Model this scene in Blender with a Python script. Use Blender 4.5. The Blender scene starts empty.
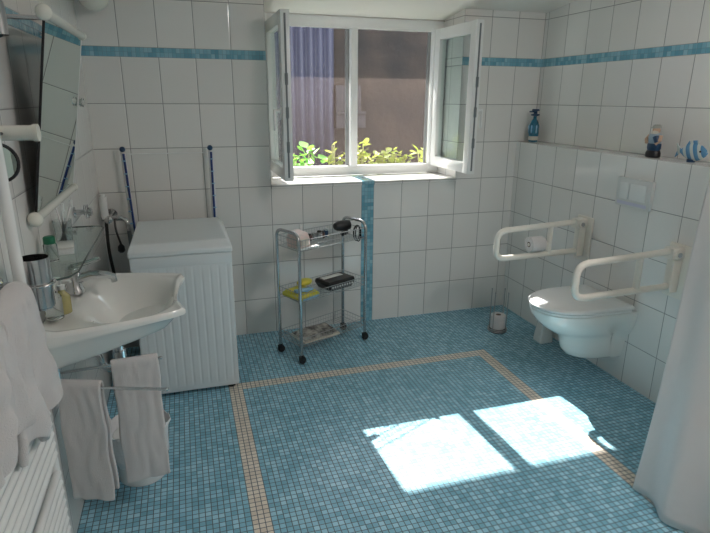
import bpy, bmesh, math, random
from mathutils import Vector, Matrix, noise
PI = math.pi
sin, cos = math.sin, math.cos
sc = bpy.context.scene
COL = sc.collection
V = Vector

# ------------------------------------------------------------------ materials
def mat(name, col, rough=.5, metal=0, spec=.5, trans=0, emit=None, bump=None, alpha=1, sheen=0, coat=0, var=None, ior=None):
    m = bpy.data.materials.new(name); m.use_nodes = True
    nt = m.node_tree; b = nt.nodes['Principled BSDF']
    b.inputs['Base Color'].default_value = (*col, 1)
    b.inputs['Roughness'].default_value = rough
    b.inputs['Metallic'].default_value = metal
    b.inputs['Specular IOR Level'].default_value = spec
    b.inputs['Transmission Weight'].default_value = trans
    b.inputs['Sheen Weight'].default_value = sheen
    b.inputs['Coat Weight'].default_value = coat
    if ior: b.inputs['IOR'].default_value = ior
    tc = nt.nodes.new('ShaderNodeTexCoord')
    if bump:
        n = nt.nodes.new('ShaderNodeTexNoise'); n.inputs['Scale'].default_value = bump[0]; n.inputs['Detail'].default_value = 3
        nt.links.new(tc.outputs['Object'], n.inputs['Vector'])
        bp = nt.nodes.new('ShaderNodeBump'); bp.inputs['Strength'].default_value = bump[1]; bp.inputs['Distance'].default_value = bump[2]
        nt.links.new(n.outputs['Fac'], bp.inputs['Height']); nt.links.new(bp.outputs['Normal'], b.inputs['Normal'])
    if var:   # (scale, second colour)
        n = nt.nodes.new('ShaderNodeTexNoise'); n.inputs['Scale'].default_value = var[0]; n.inputs['Detail'].default_value = 4
        nt.links.new(tc.outputs['Object'], n.inputs['Vector'])
        r = nt.nodes.new('ShaderNodeValToRGB'); r.color_ramp.elements[0].position = .35; r.color_ramp.elements[1].position = .65
        r.color_ramp.elements[0].color = (*col, 1); r.color_ramp.elements[1].color = (*var[1], 1)
        nt.links.new(n.outputs['Fac'], r.inputs['Fac']); nt.links.new(r.outputs['Color'], b.inputs['Base Color'])
    return m

class NT:
    """small helper around a node tree"""
    def __init__(s, m):
        s.t = m.node_tree; s.b = s.t.nodes['Principled BSDF']
    def link(s, a, b): s.t.links.new(a, b)
    def m(s, op, a, b=None, c=None):
        n = s.t.nodes.new('ShaderNodeMath'); n.operation = op
        for i, x in enumerate((a, b, c)):
            if x is None: continue
            if isinstance(x, (int, float)): n.inputs[i].default_value = x
            else: s.link(x, n.inputs[i])
        return n.outputs[0]
    def mix(s, f, a, b):
        n = s.t.nodes.new('ShaderNodeMix'); n.data_type = 'RGBA'
        if isinstance(f, (int, float)): n.inputs[0].default_value = f
        else: s.link(f, n.inputs[0])
        for i, x in ((6, a), (7, b)):
            if isinstance(x, tuple): n.inputs[i].default_value = (*x, 1)
            else: s.link(x, n.inputs[i])
        return n.outputs[2]
    def sel(s, cond, a, b):   # cond ? a : b
        return s.m('ADD', s.m('MULTIPLY', cond, a), s.m('MULTIPLY', s.m('SUBTRACT', 1, cond), b))
    def step(s, x, lo, hi):
        n = s.t.nodes.new('ShaderNodeMapRange'); n.interpolation_type = 'SMOOTHSTEP'
        s.link(x, n.inputs[0]); n.inputs[1].default_value = lo; n.inputs[2].default_value = hi
        return n.outputs[0]
    def pos(s):
        g = s.t.nodes.new('ShaderNodeNewGeometry'); x = s.t.nodes.new('ShaderNodeSeparateXYZ')
        s.link(g.outputs['Position'], x.inputs[0]); return x.outputs
    def white(s, a, b, c=0.0):
        k = s.t.nodes.new('ShaderNodeCombineXYZ')
        for i, x in enumerate((a, b, c)):
            if isinstance(x, (int, float)): k.inputs[i].default_value = x
            else: s.link(x, k.inputs[i])
        w = s.t.nodes.new('ShaderNodeTexWhiteNoise'); w.noise_dimensions = '3D'; s.link(k.outputs[0], w.inputs['Vector'])
        return w.outputs['Value']
    def ramp(s, f, stops):
        r = s.t.nodes.new('ShaderNodeValToRGB'); e = r.color_ramp.elements
        e[0].position, e[0].color = stops[0][0], (*stops[0][1], 1)
        e[1].position, e[1].color = stops[-1][0], (*stops[-1][1], 1)
        for p, c in stops[1:-1]:
            k = e.new(p); k.color = (*c, 1)
        s.link(f, r.inputs[0]); return r.outputs[0]
    def edge(s, x, per):      # distance to the nearest multiple of per
        f = s.m('FRACT', s.m('DIVIDE', x, per))
        return s.m('MULTIPLY', s.m('MINIMUM', f, s.m('SUBTRACT', 1, f)), per)
    def bump(s, h, strength, dist):
        bp = s.t.nodes.new('ShaderNodeBump'); bp.inputs['Strength'].default_value = strength; bp.inputs['Distance'].default_value = dist
        s.link(h, bp.inputs['Height']); s.link(bp.outputs[0], s.b.inputs['Normal'])

BLUES = [(0, (.16, .40, .53)), (.3, (.23, .50, .64)), (.6, (.32, .60, .73)), (.85, (.42, .69, .80)), (1, (.52, .77, .84))]
STRIP = [(0, (.13, .34, .45)), (.5, (.19, .43, .54)), (1, (.30, .54, .63))]
TILE = (.80, .79, .765)

def wall_tile(name, ax, phase, phase2=None, split=0, strips=True, vstrip=None, hside=True):
    m = bpy.data.materials.new(name); m.use_nodes = True; k = NT(m)
    P = k.pos(); u = P[ax]; v = P[2]
    if phase2 is None: u0 = k.m('SUBTRACT', u, phase)
    else: u0 = k.m('SUBTRACT', u, k.sel(k.m('LESS_THAN', u, split), phase, phase2))
    hi = k.m('GREATER_THAN', v, 1.757)
    v0 = k.m('SUBTRACT', v, k.sel(hi, 1.7825, .2406))
    du = k.edge(u0, .2); dv = k.edge(v0, .2487) if hside else .1
    d = k.m('MINIMUM', du, dv)
    tile = k.step(d, .0011, .0026)                      # 0 on grout, 1 on glaze
    rnd = k.white(k.m('FLOOR', k.m('DIVIDE', u0, .2)), k.m('FLOOR', k.m('DIVIDE', v0, .2487)), hi)
    tcol = k.mix(rnd, TILE, tuple(c * .95 for c in TILE))
    col = k.mix(tile, (.26, .26, .255), tcol)
    height = k.step(d, 0, .007)
    mask = None
    if strips:
        mask = k.m('MULTIPLY', k.m('GREATER_THAN', v, 1.7322), k.m('LESS_THAN', v, 1.7825))
    if vstrip:
        b = k.m('MULTIPLY', k.m('MULTIPLY', k.m('GREATER_THAN', u, vstrip[0]), k.m('LESS_THAN', u, vstrip[1])), k.m('LESS_THAN', v, 1.001))
        mask = b if mask is None else k.m('MAXIMUM', mask, b)
    if mask is not None:
        p = .02515; q = vstrip[0] if vstrip else .0
        if vstrip: pu = (vstrip[1] - vstrip[0]) / 4
        else: pu = p
        mu = k.m('SUBTRACT', u, q); mv = k.m('SUBTRACT', v, 1.7322)
        md = k.m('MINIMUM', k.edge(mu, pu), k.edge(mv, p))
        mt = k.step(md, .0004, .0013)
        mr = k.white(k.m('FLOOR', k.m('DIVIDE', mu, pu)), k.m('FLOOR', k.m('DIVIDE', mv, p)), 3.0)
        mc = k.mix(mt, (.17, .30, .36), k.ramp(mr, STRIP))
        col = k.mix(mask, col, mc)
        height = k.sel(mask, mt, height)
        # plain tiles: no tile joint inside a strip (handled by the mix)
    k.link(col, k.b.inputs['Base Color'])
    k.link(k.m('SUBTRACT', .62, k.m('MULTIPLY', tile, .5)), k.b.inputs['Roughness'])
    n = k.t.nodes.new('ShaderNodeTexNoise'); n.inputs['Scale'].default_value = 9; n.inputs['Detail'].default_value = 1
    g = k.t.nodes.new('ShaderNodeNewGeometry'); k.link(g.outputs['Position'], n.inputs['Vector'])
    k.bump(k.m('ADD', height, k.m('MULTIPLY', n.outputs['Fac'], .35)), .35, .003)
    return m

def floor_mat():
    m = bpy.data.materials.new('blue_glass_mosaic'); m.use_nodes = True; k = NT(m)
    P = k.pos(); x, y = P[0], P[1]; p = .0237
    u = k.m('SUBTRACT', x, -.253); w = k.m('SUBTRACT', -.66, y)
    d = k.m('MINIMUM', k.edge(u, p), k.edge(w, p))
    t = k.step(d, .0011, .0021)
    cu, cw = k.m('FLOOR', k.m('DIVIDE', u, p)), k.m('FLOOR', k.m('DIVIDE', w, p))
    rnd = k.white(cu, cw)
    n = k.t.nodes.new('ShaderNodeTexNoise'); n.inputs['Scale'].default_value = 5; n.inputs['Detail'].default_value = 2
    g = k.t.nodes.new('ShaderNodeNewGeometry'); k.link(g.outputs['Position'], n.inputs['Vector'])
    f = k.m('ADD', k.m('MULTIPLY', rnd, .7), k.m('MULTIPLY', k.m('SUBTRACT', n.outputs['Fac'], .4), .5))
    blue = k.ramp(f, BLUES)
    band3 = 3 * p; wid = 67 * p
    def inside(lo):
        a = k.m('MULTIPLY', k.m('GREATER_THAN', u, lo), k.m('LESS_THAN', u, wid - lo))
        return k.m('MULTIPLY', a, k.m('GREATER_THAN', w, lo))
    band = k.m('MULTIPLY', inside(0.0), k.m('SUBTRACT', 1, inside(band3)))
    beige = k.mix(rnd, (.68, .60, .51), (.80, .73, .64))
    col = k.mix(band, blue, beige)
    col = k.mix(t, (.10, .13, .15), col)
    k.link(col, k.b.inputs['Base Color'])
    k.link(k.m('SUBTRACT', .7, k.m('MULTIPLY', t, .42)), k.b.inputs['Roughness'])
    k.bump(k.m('ADD', t, k.m('MULTIPLY', rnd, .25)), .4, .0012)
    return m

M = {}
M['wall_back'] = wall_tile('white_tile_back', 0, -.0765, .8085, .766, True, (.7235, .8085))
M['wall_side'] = wall_tile('white_tile_side', 1, -.0294)
M['wall_ledge'] = wall_tile('white_tile_ledge', 1, -.0506, strips=False)
M['ledge_top'] = wall_tile('white_tile_ledge_top', 1, -.0506, strips=False, hside=False)
M['reveal'] = wall_tile('white_tile_reveal', 1, .16, strips=False)
M['floor'] = floor_mat()
M['ceiling'] = mat('white_plaster', (.80, .78, .74), .85, bump=(60, .15, .002))
M['white_pvc'] = mat('white_pvc', (.80, .81, .80), .28)
M['grey_gasket'] = mat('grey_gasket', (.16, .18, .19), .6)
M['ceramic'] = mat('white_ceramic', (.80, .80, .77), .09, coat=.4)
M['plastic_w'] = mat('white_plastic', (.78, .79, .78), .25)
M['enamel'] = mat('white_enamel', (.72, .76, .77), .3)
M['cream'] = mat('cream_coated_steel', (.78, .75, .68), .3)
M['chrome'] = mat('chrome', (.60, .61, .62), .13, 1)
M['dark_chrome'] = mat('dull_steel', (.42, .43, .44), .3, 1)
M['black'] = mat('black_plastic', (.012, .012, .014), .35)
M['rubber'] = mat('black_rubber', (.02, .02, .02), .7)
M['terry'] = mat('white_terry', (.68, .655, .65), .95, sheen=.3, bump=(420, .8, .004))
M['curtain'] = mat('white_curtain_cloth', (.84, .78, .76), .75, bump=(28, .25, .006))
M['bag'] = mat('white_bin_liner', (.78, .78, .79), .4, bump=(60, .6, .006))
M['yellow'] = mat('yellow_wrapper', (.72, .62, .06), .4, var=(18, (.62, .60, .08)))
M['blue'] = mat('blue_plastic', (.03, .12, .42), .4)
M['strip_blue'] = mat('navy_blue_strip', (.012, .045, .20), .4)
M['skyblue'] = mat('pale_blue_cloth', (.30, .52, .70), .7)
M['pink'] = mat('pale_pink_paper', (.82, .62, .58), .6, var=(45, (.70, .62, .58)))
M['paper'] = mat('printed_paper', (.55, .54, .50), .7, var=(26, (.10, .10, .10)))
M['green'] = mat('dark_green_plastic', (.01, .14, .07), .4)
M['amber'] = mat('yellow_soap', (.62, .56, .25), .15, trans=.4)
M['clear'] = mat('clear_plastic', (.88, .92, .92), .05, trans=.95, ior=1.2)
M['teal_glass'] = mat('blue_bottle_glass', (.03, .20, .32), .08, trans=.35)
M['navy'] = mat('dark_blue', (.01, .05, .12), .35)
M['red'] = mat('brown_cable', (.10, .05, .04), .5)
M['grey'] = mat('grey_metal', (.28, .29, .29), .4, .3)
M['opal'] = mat('opal_glass', (.74, .73, .66), .25)
M['skin'] = mat('painted_skin', (.62, .42, .30), .5)
M['greycap'] = mat('painted_grey', (.40, .41, .38), .5)
M['beard'] = mat('painted_white', (.66, .62, .54), .6)
M['shirt'] = mat('painted_pale_blue', (.36, .46, .55), .5)
M['plate_grey'] = mat('plate_plastic', (.66, .67, .66), .3)
M['lilac'] = mat('lilac_button', (.60, .60, .72), .3)
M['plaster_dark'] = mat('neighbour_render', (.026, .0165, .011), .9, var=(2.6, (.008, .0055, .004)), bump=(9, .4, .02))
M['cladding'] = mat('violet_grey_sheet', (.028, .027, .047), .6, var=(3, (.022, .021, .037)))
M['leaf'] = mat('yellow_green_leaf', (.33, .44, .05), .5, var=(14, (.48, .50, .12)))
M['leaf2'] = mat('bright_green_leaf', (.16, .52, .05), .5, var=(12, (.30, .58, .08)))
M['stem'] = mat('pale_stem', (.42, .40, .20), .7)
M['ground'] = mat('yard_gravel', (.30, .28, .25), .9, var=(20, (.22, .21, .19)))
M['slab'] = mat('roof_underside', (.25, .20, .16), .9)
M['wood'] = mat('weathered_board', (.022, .019, .021), .8)

def leafy(m):
    nt = m.node_tree; b = nt.nodes['Principled BSDF']
    b.inputs['Subsurface Weight'].default_value = 0
    tr = nt.nodes.new('ShaderNodeBsdfTranslucent'); mx = nt.nodes.new('ShaderNodeMixShader'); mx.inputs[0].default_value = .4
    l = [k for k in nt.links if k.to_socket == b.inputs['Base Color']]
    if l: nt.links.new(l[0].from_socket, tr.inputs[0])
    nt.links.new(b.outputs[0], mx.inputs[1]); nt.links.new(tr.outputs[0], mx.inputs[2])
    nt.links.new(mx.outputs[0], nt.nodes['Material Output'].inputs[0])
leafy(M['leaf']); leafy(M['leaf2'])

def thin_glass(name, tint, refl):
    m = bpy.data.materials.new(name); m.use_nodes = True; nt = m.node_tree
    nt.nodes.remove(nt.nodes['Principled BSDF'])
    t = nt.nodes.new('ShaderNodeBsdfTransparent'); t.inputs[0].default_value = (*tint, 1)
    g = nt.nodes.new('ShaderNodeBsdfGlossy'); g.inputs['Roughness'].default_value = .02
    f = nt.nodes.new('ShaderNodeFresnel'); f.inputs[0].default_value = refl
    x = nt.nodes.new('ShaderNodeMixShader')
    gm = nt.nodes.new('ShaderNodeNewGeometry'); sb = nt.nodes.new('ShaderNodeMath'); sb.operation = 'SUBTRACT'; sb.inputs[0].default_value = 1
    nt.links.new(gm.outputs['Backfacing'], sb.inputs[1]); ml = nt.nodes.new('ShaderNodeMath'); ml.operation = 'MULTIPLY'
    nt.links.new(f.outputs[0], ml.inputs[0]); nt.links.new(sb.outputs[0], ml.inputs[1])
    nt.links.new(ml.outputs[0], x.inputs[0]); nt.links.new(t.outputs[0], x.inputs[1]); nt.links.new(g.outputs[0], x.inputs[2])
    nt.links.new(x.outputs[0], nt.nodes['Material Output'].inputs[0])
    return m
M['glass'] = thin_glass('window_glass', (.90, .94, .93), 1.5)
M['shelf_glass'] = thin_glass('shelf_glass', (.86, .92, .90), 1.45)
M['glass_edge'] = mat('glass_edge', (.03, .06, .055), .15)
def mirror_mat():
    m = mat('mirror_silver', (.58, .70, .65), .01, 1); return m
M['mirror'] = mirror_mat(); M['trolley'] = mat('trolley_steel', (.50, .51, .52), .24, 1)
def screen_mat():
    m = bpy.data.materials.new('insect_mesh'); m.use_nodes = True; nt = m.node_tree
    b = nt.nodes['Principled BSDF']; nt.nodes.remove(b)
    t = nt.nodes.new('ShaderNodeBsdfTransparent'); tl = nt.nodes.new('ShaderNodeBsdfTranslucent'); tl.inputs[0].default_value = (.70, .56, .50, 1)
    x = nt.nodes.new('ShaderNodeMixShader'); x.inputs[0].default_value = SCREEN
    nt.links.new(t.outputs[0], x.inputs[1]); nt.links.new(tl.outputs[0], x.inputs[2])
    nt.links.new(x.outputs[0], nt.nodes['Material Output'].inputs[0]); return m
SCREEN = .0145
M['screen'] = screen_mat()
def fish_mat():
    m = bpy.data.materials.new('striped_fish_glaze'); m.use_nodes = True; k = NT(m)
    tc = k.t.nodes.new('ShaderNodeTexCoord'); s = k.t.nodes.new('ShaderNodeSeparateXYZ'); k.link(tc.outputs['Object'], s.inputs[0])
    w = k.m('ADD', k.m('MULTIPLY', s.outputs[1], 1), k.m('MULTIPLY', s.outputs[2], .35))
    f = k.m('FRACT', k.m('DIVIDE', w, .034))
    k.link(k.ramp(f, [(.0, (.10, .28, .50)), (.38, (.14, .34, .56)), (.42, (.58, .66, .64)), (.8, (.60, .68, .66)), (.84, (.10, .28, .50)), (1, (.10, .28, .50))]), k.b.inputs['Base Color'])
    k.b.inputs['Roughness'].default_value = .25
    return m
M['fish'] = fish_mat()

# ------------------------------------------------------------------ mesh builder
class MB:
    def __init__(s): s.bm = bmesh.new(); s.sm = False
    def box(s, lo, hi, bev=0, seg=2, mtx=None):
        c = [(a + b) / 2 for a, b in zip(lo, hi)]; d = [abs(b - a) for a, b in zip(lo, hi)]
        g = bmesh.ops.create_cube(s.bm, size=1); vs = g['verts']
        for v in vs: v.co = V((v.co.x * d[0] + c[0], v.co.y * d[1] + c[1], v.co.z * d[2] + c[2]))
        if bev:
            es = list({e for v in vs for e in v.link_edges})
            r = bmesh.ops.bevel(s.bm, geom=es, offset=bev, segments=seg, affect='EDGES', profile=.6)
            vs = list({v for f in r['faces'] for v in f.verts} | {v for v in vs if v.is_valid})
        if mtx is not None:
            for v in vs: v.co = mtx @ v.co
        return s
    def rings(s, rs, cap=True, closed=True):
        """loft a list of rings (lists of points)"""
        R = [[s.bm.verts.new(p) for p in r] for r in rs]; n = len(R[0])
        for a, b in zip(R, R[1:]):
            for i in range(n if closed else n - 1):
                j = (i + 1) % n; s.bm.faces.new((a[i], a[j], b[j], b[i]))
        if cap:
            s.bm.faces.new(R[0][::-1]); s.bm.faces.new(R[-1])
        return s
    def tube(s, path, r, n=10, cap=True, loop=False):
        P = [V(p) for p in path]; N = len(P)
        rad = r if isinstance(r, (list, tuple)) else [r] * N
        def tan(i):
            if loop: return (P[(i + 1) % N] - P[i - 1]).normalized()
            a = P[max(i - 1, 0)]; b = P[min(i + 1, N - 1)]; return (b - a).normalized()
        t = tan(0); up = V((0, 0, 1)) if abs(t.z) < .9 else V((1, 0, 0))
        x = t.cross(up).normalized(); rs = []
        for i in range(N):
            t = tan(i); x = (x - t * x.dot(t)).normalized(); y = t.cross(x)
            rs.append([P[i] + (x * cos(2 * PI * k / n) + y * sin(2 * PI * k / n)) * rad[i] for k in range(n)])
        if loop:
            R = [[s.bm.verts.new(p) for p in r_] for r_ in rs]
            # align last ring with first (twist)
            best = min(range(n), key=lambda o: sum((R[-1][(k + o) % n].co - R[0][k].co).length for k in range(n)))
            for a, b in zip(R, R[1:]):
                for i in range(n): s.bm.faces.new((a[i], a[(i + 1) % n], b[(i + 1) % n], b[i]))
            a = R[-1]; b = R[0]
            for i in range(n): s.bm.faces.new((a[(i + best) % n], a[(i + 1 + best) % n], b[(i + 1) % n], b[i]))
        else: s.rings(rs, cap)
        return s
    def cyl(s, p0, p1, r, n=20, r1=None): return s.tube([p0, p1], [r, r if r1 is None else r1], n)
    def lathe(s, prof, c=(0, 0, 0), n=28, ax='Z', sx=1, sy=1):
        rs = []
        for r, z in prof:
            r = max(r, 1e-4)
            ring = []
            for k in range(n):
                a = 2 * PI * k / n; p = (r * cos(a) * sx, r * sin(a) * sy, z)
                if ax == 'X': p = (z, p[0], p[1])
                if ax == 'Y': p = (p[1], z, p[0])
                ring.append((c[0] + p[0], c[1] + p[1], c[2] + p[2]))
            rs.append(ring)
        return s.rings(rs)
    def ball(s, c, r, sx=1, sy=1, sz=1, n=16):
        return s.lathe([(r * sin(PI * i / 12), -r * sz * cos(PI * i / 12)) for i in range(13)], c, n, 'Z', sx, sy)
    def grid(s, f, nu, nv):
        R = [[s.bm.verts.new(f(i / nu, j / nv)) for j in range(nv + 1)] for i in range(nu + 1)]
        for i in range(nu):
            for j in range(nv): s.bm.faces.new((R[i][j], R[i + 1][j], R[i + 1][j + 1], R[i][j + 1]))
        return s
    def poly(s, pts, thick=None):
        f = s.bm.faces.new([s.bm.verts.new(p) for p in pts])
        if thick:
            r = bmesh.ops.extrude_face_region(s.bm, geom=[f])
            for v in [g for g in r['geom'] if isinstance(g, bmesh.types.BMVert)]: v.co += V(thick)
        return s
    def build(s, name, m, parent=None, smooth=True, solid=0, sub=0, bevel=0):
        bmesh.ops.recalc_face_normals(s.bm, faces=s.bm.faces[:])
        me = bpy.data.meshes.new(name); s.bm.to_mesh(me); s.bm.free()
        ms = m if isinstance(m, list) else [m]
        for k in ms: me.materials.append(M[k])
        o = bpy.data.objects.new(name, me); COL.objects.link(o)
        if parent: o.parent = parent
        if bevel:
            b = o.modifiers.new('bevel', 'BEVEL'); b.width = bevel; b.segments = 2; b.limit_method = 'ANGLE'
        if solid:
            d = o.modifiers.new('solid', 'SOLIDIFY'); d.thickness = solid; d.offset = 0
        if sub:
            d = o.modifiers.new('sub', 'SUBSURF'); d.levels = sub; d.render_levels = sub
        if smooth:
            me.polygons.foreach_set('use_smooth', [True] * len(me.polygons))
            try: me.set_sharp_from_angle(angle=math.radians(38))
            except Exception: pass
        return o

def thing(name, label, cat, loc=(0, 0, 0), rz=0, group=None):
    o = bpy.data.objects.new(name, None); COL.objects.link(o); o.empty_display_size = .1
    o.location = loc; o.rotation_euler = (0, 0, rz); o['label'] = label; o['category'] = cat
    if group: o['group'] = group
    return o
def tag(o, label, cat, group=None, loc=None):
    o['label'] = label; o['category'] = cat
    if group: o['group'] = group
    if loc: o.location = loc
    return o
def struct(o): o['kind'] = 'structure'; return o
def arc(c, r, a0, a1, n, u, v):
    c, u, v = V(c), V(u), V(v)
    return [c + u * (r * cos(a0 + (a1 - a0) * i / n)) + v * (r * sin(a0 + (a1 - a0) * i / n)) for i in range(n + 1)]
def rounded(pts, r, n=6):
    """round the inner corners of an open polyline"""
    P = [V(p) for p in pts]; out = [P[0]]
    for a, b, c in zip(P, P[1:], P[2:]):
        u = (a - b).normalized(); w = (c - b).normalized()
        p, q = b + u * r, b + w * r
        for i in range(n + 1):
            t = i / n; out.append(p * (1 - t) ** 2 + b * 2 * t * (1 - t) + q * t * t)
    out.append(P[-1]); return out
def nz(x, y, z=0): return noise.noise(V((x, y, z)))

# ------------------------------------------------------------------ room
XL, XR, XP, YF = -.872, 2.0143, 1.869, -4.45
ZC = lambda y: 2.072 - .12 * y
WX0, WX1, WT = .1235, 1.4085, .36
m = MB(); m.box((XL - .15, YF - .15, -.12), (XR + .15, .36, 0)); struct(m.build('floor', 'floor', smooth=False))
# back wall: four blocks around the opening; the reveal faces carry their own tile
m = MB()
m.box((XL - .15, 0, 0), (WX0, WT, 2.25)); m.box((WX1, 0, 0), (XR + .15, WT, 2.25)); m.box((WX0, 0, 0), (WX1, WT, .985))
o = m.build('wall_back', ['wall_back', 'reveal'], smooth=False)
for p in o.data.polygons:
    if abs(p.normal.x) > .9: p.material_index = 1
struct(o)
m = MB(); m.box((XL - .15, YF, 0), (XL, 0, 2.75)); struct(m.build('wall_left', 'wall_side', smooth=False))
m = MB(); m.box((XR, YF, 0), (XR + .15, 0, 2.75)); struct(m.build('wall_right', 'wall_side', smooth=False))
m = MB(); m.box((XL - .15, YF - .15, 0), (XR + .15, YF, 2.75)); struct(m.build('wall_front', 'ceiling', smooth=False))
m = MB(); m.box((XP, YF, 0), (XR, 0, 1.236), bev=.004); o = m.build('wall_ledge', ['wall_ledge', 'ledge_top'], smooth=False)
for p in o.data.polygons:
    if p.normal.z > .5: p.material_index = 1
struct(o)
m = MB()
a = [(XL - .15, WT, ZC(WT)), (XR + .15, WT, ZC(WT)), (XR + .15, YF - .15, ZC(YF - .15)), (XL - .15, YF - .15, ZC(YF - .15))]
m.poly(a, (0, 0, .12)); struct(m.build('ceiling', 'ceiling', smooth=False))
m = MB(); m.box((-1.6, WT, 2.105), (3.2, .95, 2.22)); struct(m.build('eaves', 'slab', smooth=False))
# outer lintel above the window frame closes the gap to the eaves
m = MB(); m.box((WX0, .31, 2.03), (WX1, WT, 2.105)); struct(m.build('lintel', 'ceiling', smooth=False))

# ------------------------------------------------------------------ window
win = bpy.data.objects.new('window_1', None); COL.objects.link(win); struct(win)
win['label'] = 'white double casement window with both sashes swung into the room'
F0, F1 = .30, .35
m = MB()
m.box((WX0, F0, .985), (.185, F1, 2.03), .004); m.box((1.335, F0, .985), (WX1, F1, 2.03), .004)
m.box((.185, F0, 1.962), (1.335, F1, 2.03), .004); m.box((.185, F0, 1.0), (1.335, F1, 1.062), .004)
m.build('window_frame', 'white_pvc', win)
m = MB(); m.box((.737, F0 - .004, 1.058), (.785, F1, 1.966), .005); m.build('mullion', 'white_pvc', win)
m = MB(); m.box((WX0, -.012, .972), (WX1, F0, .998), .004); struct(m.build('window_sill', 'wall_back', win))
m = MB(); m.box((.0 + WX0 - .05, .35, .955), (WX1 + .05, .47, .985), .004); m.build('outer_sill', 'grey', win)
m = MB(); m.box((.185, .372, 1.055), (1.335, .3735, 1.99)); o = m.build('insect_screen', 'screen', win, smooth=False)
m = MB()
for x0, x1 in ((.185, .205), (.715, .737), (.785, .80), (1.318, 1.335)): m.box((x0, .352, 1.05), (x1, .366, 1.985))
m.box((.185, .352, 1.04), (1.335, .366, 1.064)); m.build('screen_frame', 'grey', win, smooth=False)

def sash(hx, free, name_side):
    """sash standing open at a right angle; hx = hinge (x,y), free = free end (x,y); thickness towards the outside of the opening"""
    h, f = V((*hx, 0)), V((*free, 0)); d = (f - h); w = d.length; ex = d.normalized()
    ey = V((-ex.y, ex.x, 0)) * name_side       # towards the room-side face
    mt = Matrix(((ex.x, ey.x, 0, h.x), (ex.y, ey.y, 0, h.y), (0, 0, 1, 0), (0, 0, 0, 1)))
    z0, z1, t, b = 1.055, 1.975, .052, .07
    m = MB()
    m.box((0, 0, z0), (b, t, z1), .005, mtx=mt); m.box((w - b, 0, z0), (w, t, z1), .005, mtx=mt)
    m.box((b, .0005, z0), (w - b, t - .0005, z0 + b), .004, mtx=mt); m.box((b, .0005, z1 - b), (w - b, t - .0005, z1), .004, mtx=mt)
    s = m.build('sash', 'white_pvc', win)
    m = MB(); m.box((b - .008, t * .4, z0 + b - .008), (w - b + .008, t * .55, z1 - b + .008), mtx=mt); m.build('pane', 'glass', s, smooth=False)
    m = MB(); m.box((w - .0005, t * .42, z0 + .02), (w + .003, t * .62, z1 - .02), mtx=mt)
    for z in (1.25, 1.44, 1.62): m.box((w, t * .36, z - .03), (w + .006, t * .68, z + .03), mtx=mt)
    m.build('gasket', 'grey_gasket', s, smooth=False)
    m = MB(); m.box((w - .05, t, 1.40), (w - .02, t + .01, 1.47), .003, mtx=mt); m.cyl(mt @ V((w - .035, t, 1.45)), mt @ V((w - .035, t + .045, 1.45)), .009, 12)
    m.box((w - .046, t + .035, 1.34), (w - .024, t + .048, 1.46), .005, mtx=mt); m.build('handle', 'white_pvc', s)
sash((1.345, .296), (1.350, -.268), 1)
sash((.216, .296), (.216, -.285), -1)

# ------------------------------------------------------------------ outside
m = MB(); m.box((-6, .36, -.15), (9, 3.2, -.02)); struct(m.build('yard_ground', 'ground', smooth=False))
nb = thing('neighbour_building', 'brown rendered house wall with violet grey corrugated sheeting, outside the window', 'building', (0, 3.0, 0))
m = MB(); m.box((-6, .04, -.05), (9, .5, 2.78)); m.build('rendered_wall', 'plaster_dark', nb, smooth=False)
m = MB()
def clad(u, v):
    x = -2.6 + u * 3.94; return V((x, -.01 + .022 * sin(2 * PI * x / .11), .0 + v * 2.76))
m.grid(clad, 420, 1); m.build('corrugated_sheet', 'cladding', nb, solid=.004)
m = MB()
m.box((1.36, -.03, 1.18), (1.72, .04, 1.34), .004); m.box((1.36, -.05, 1.34), (1.72, .04, 1.37), .004); m.box((1.36, -.03, 1.37), (1.66, .04, 1.66), .004)
m.build('board', 'wood', nb)

random.seed(5)
def shrub(x, y, h, spread, n, label, leaf, group=None, ls=.045):
    t = thing('leafy_shrub', label, 'plant', (x, y, -.02), 0, group)
    m = MB(); sm = MB(); tips = []
    for k in range(5):
        a = random.uniform(0, 2 * PI); d = random.uniform(.2, 1) * spread
        p = [V((0, 0, 0)), V((cos(a) * d * .3, sin(a) * d * .2, h * .5)), V((cos(a) * d, sin(a) * d * .45, h * random.uniform(.88, 1.0)))]
        sm.tube(rounded(p, .08, 4), [.008] * 6 + [.004], 6) if False else sm.tube(p, [.01, .008, .004], 6)
        tips.append((p[1], p[2]))
    for i in range(n):
        a, b = random.choice(tips); q = a.lerp(b, random.random() ** .5 * 1.02)
        c = q + V((random.gauss(0, 1), random.gauss(0, .7), random.gauss(0, .6))) * spread * .28
        L = ls * random.uniform(.7, 1.4); w = L * .36
        R = Matrix.Rotation(random.uniform(0, 2 * PI), 3, 'Z') @ Matrix.Rotation(random.uniform(-.9, .5), 3, 'Y') @ Matrix.Rotation(random.uniform(-.6, .6), 3, 'X')
        pts = [(0, 0, 0), (L * .35, -w, .004), (L * .75, -w * .7, .0), (L, 0, -.008), (L * .75, w * .7, .0), (L * .35, w, .004)]
        vs = [m.bm.verts.new(c + R @ V(p)) for p in pts]
        mid = m.bm.verts.new(c + R @ V((L * .5, 0, -.006)))
        for j in range(6): m.bm.faces.new((vs[j], vs[(j + 1) % 6], mid))
    m.build('foliage', leaf, t); sm.build('stem', 'stem', t)
    return t
shrub(.47, .72, 1.17, .11, 90, 'bright green leafy shrub at the lower left corner of the window view', 'leaf2', ls=.085)
shrub(.76, .84, 1.20, .08, 36, 'sparse yellow green plant left of the window mullion', 'leaf', ls=.06)
shrub(.97, .70, 1.24, .13, 150, 'yellow green shrub just right of the window mullion', 'leaf', ls=.06)
shrub(1.23, .86, 1.21, .14, 150, 'yellow green shrub in the middle of the right window light', 'leaf', ls=.06)
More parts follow.
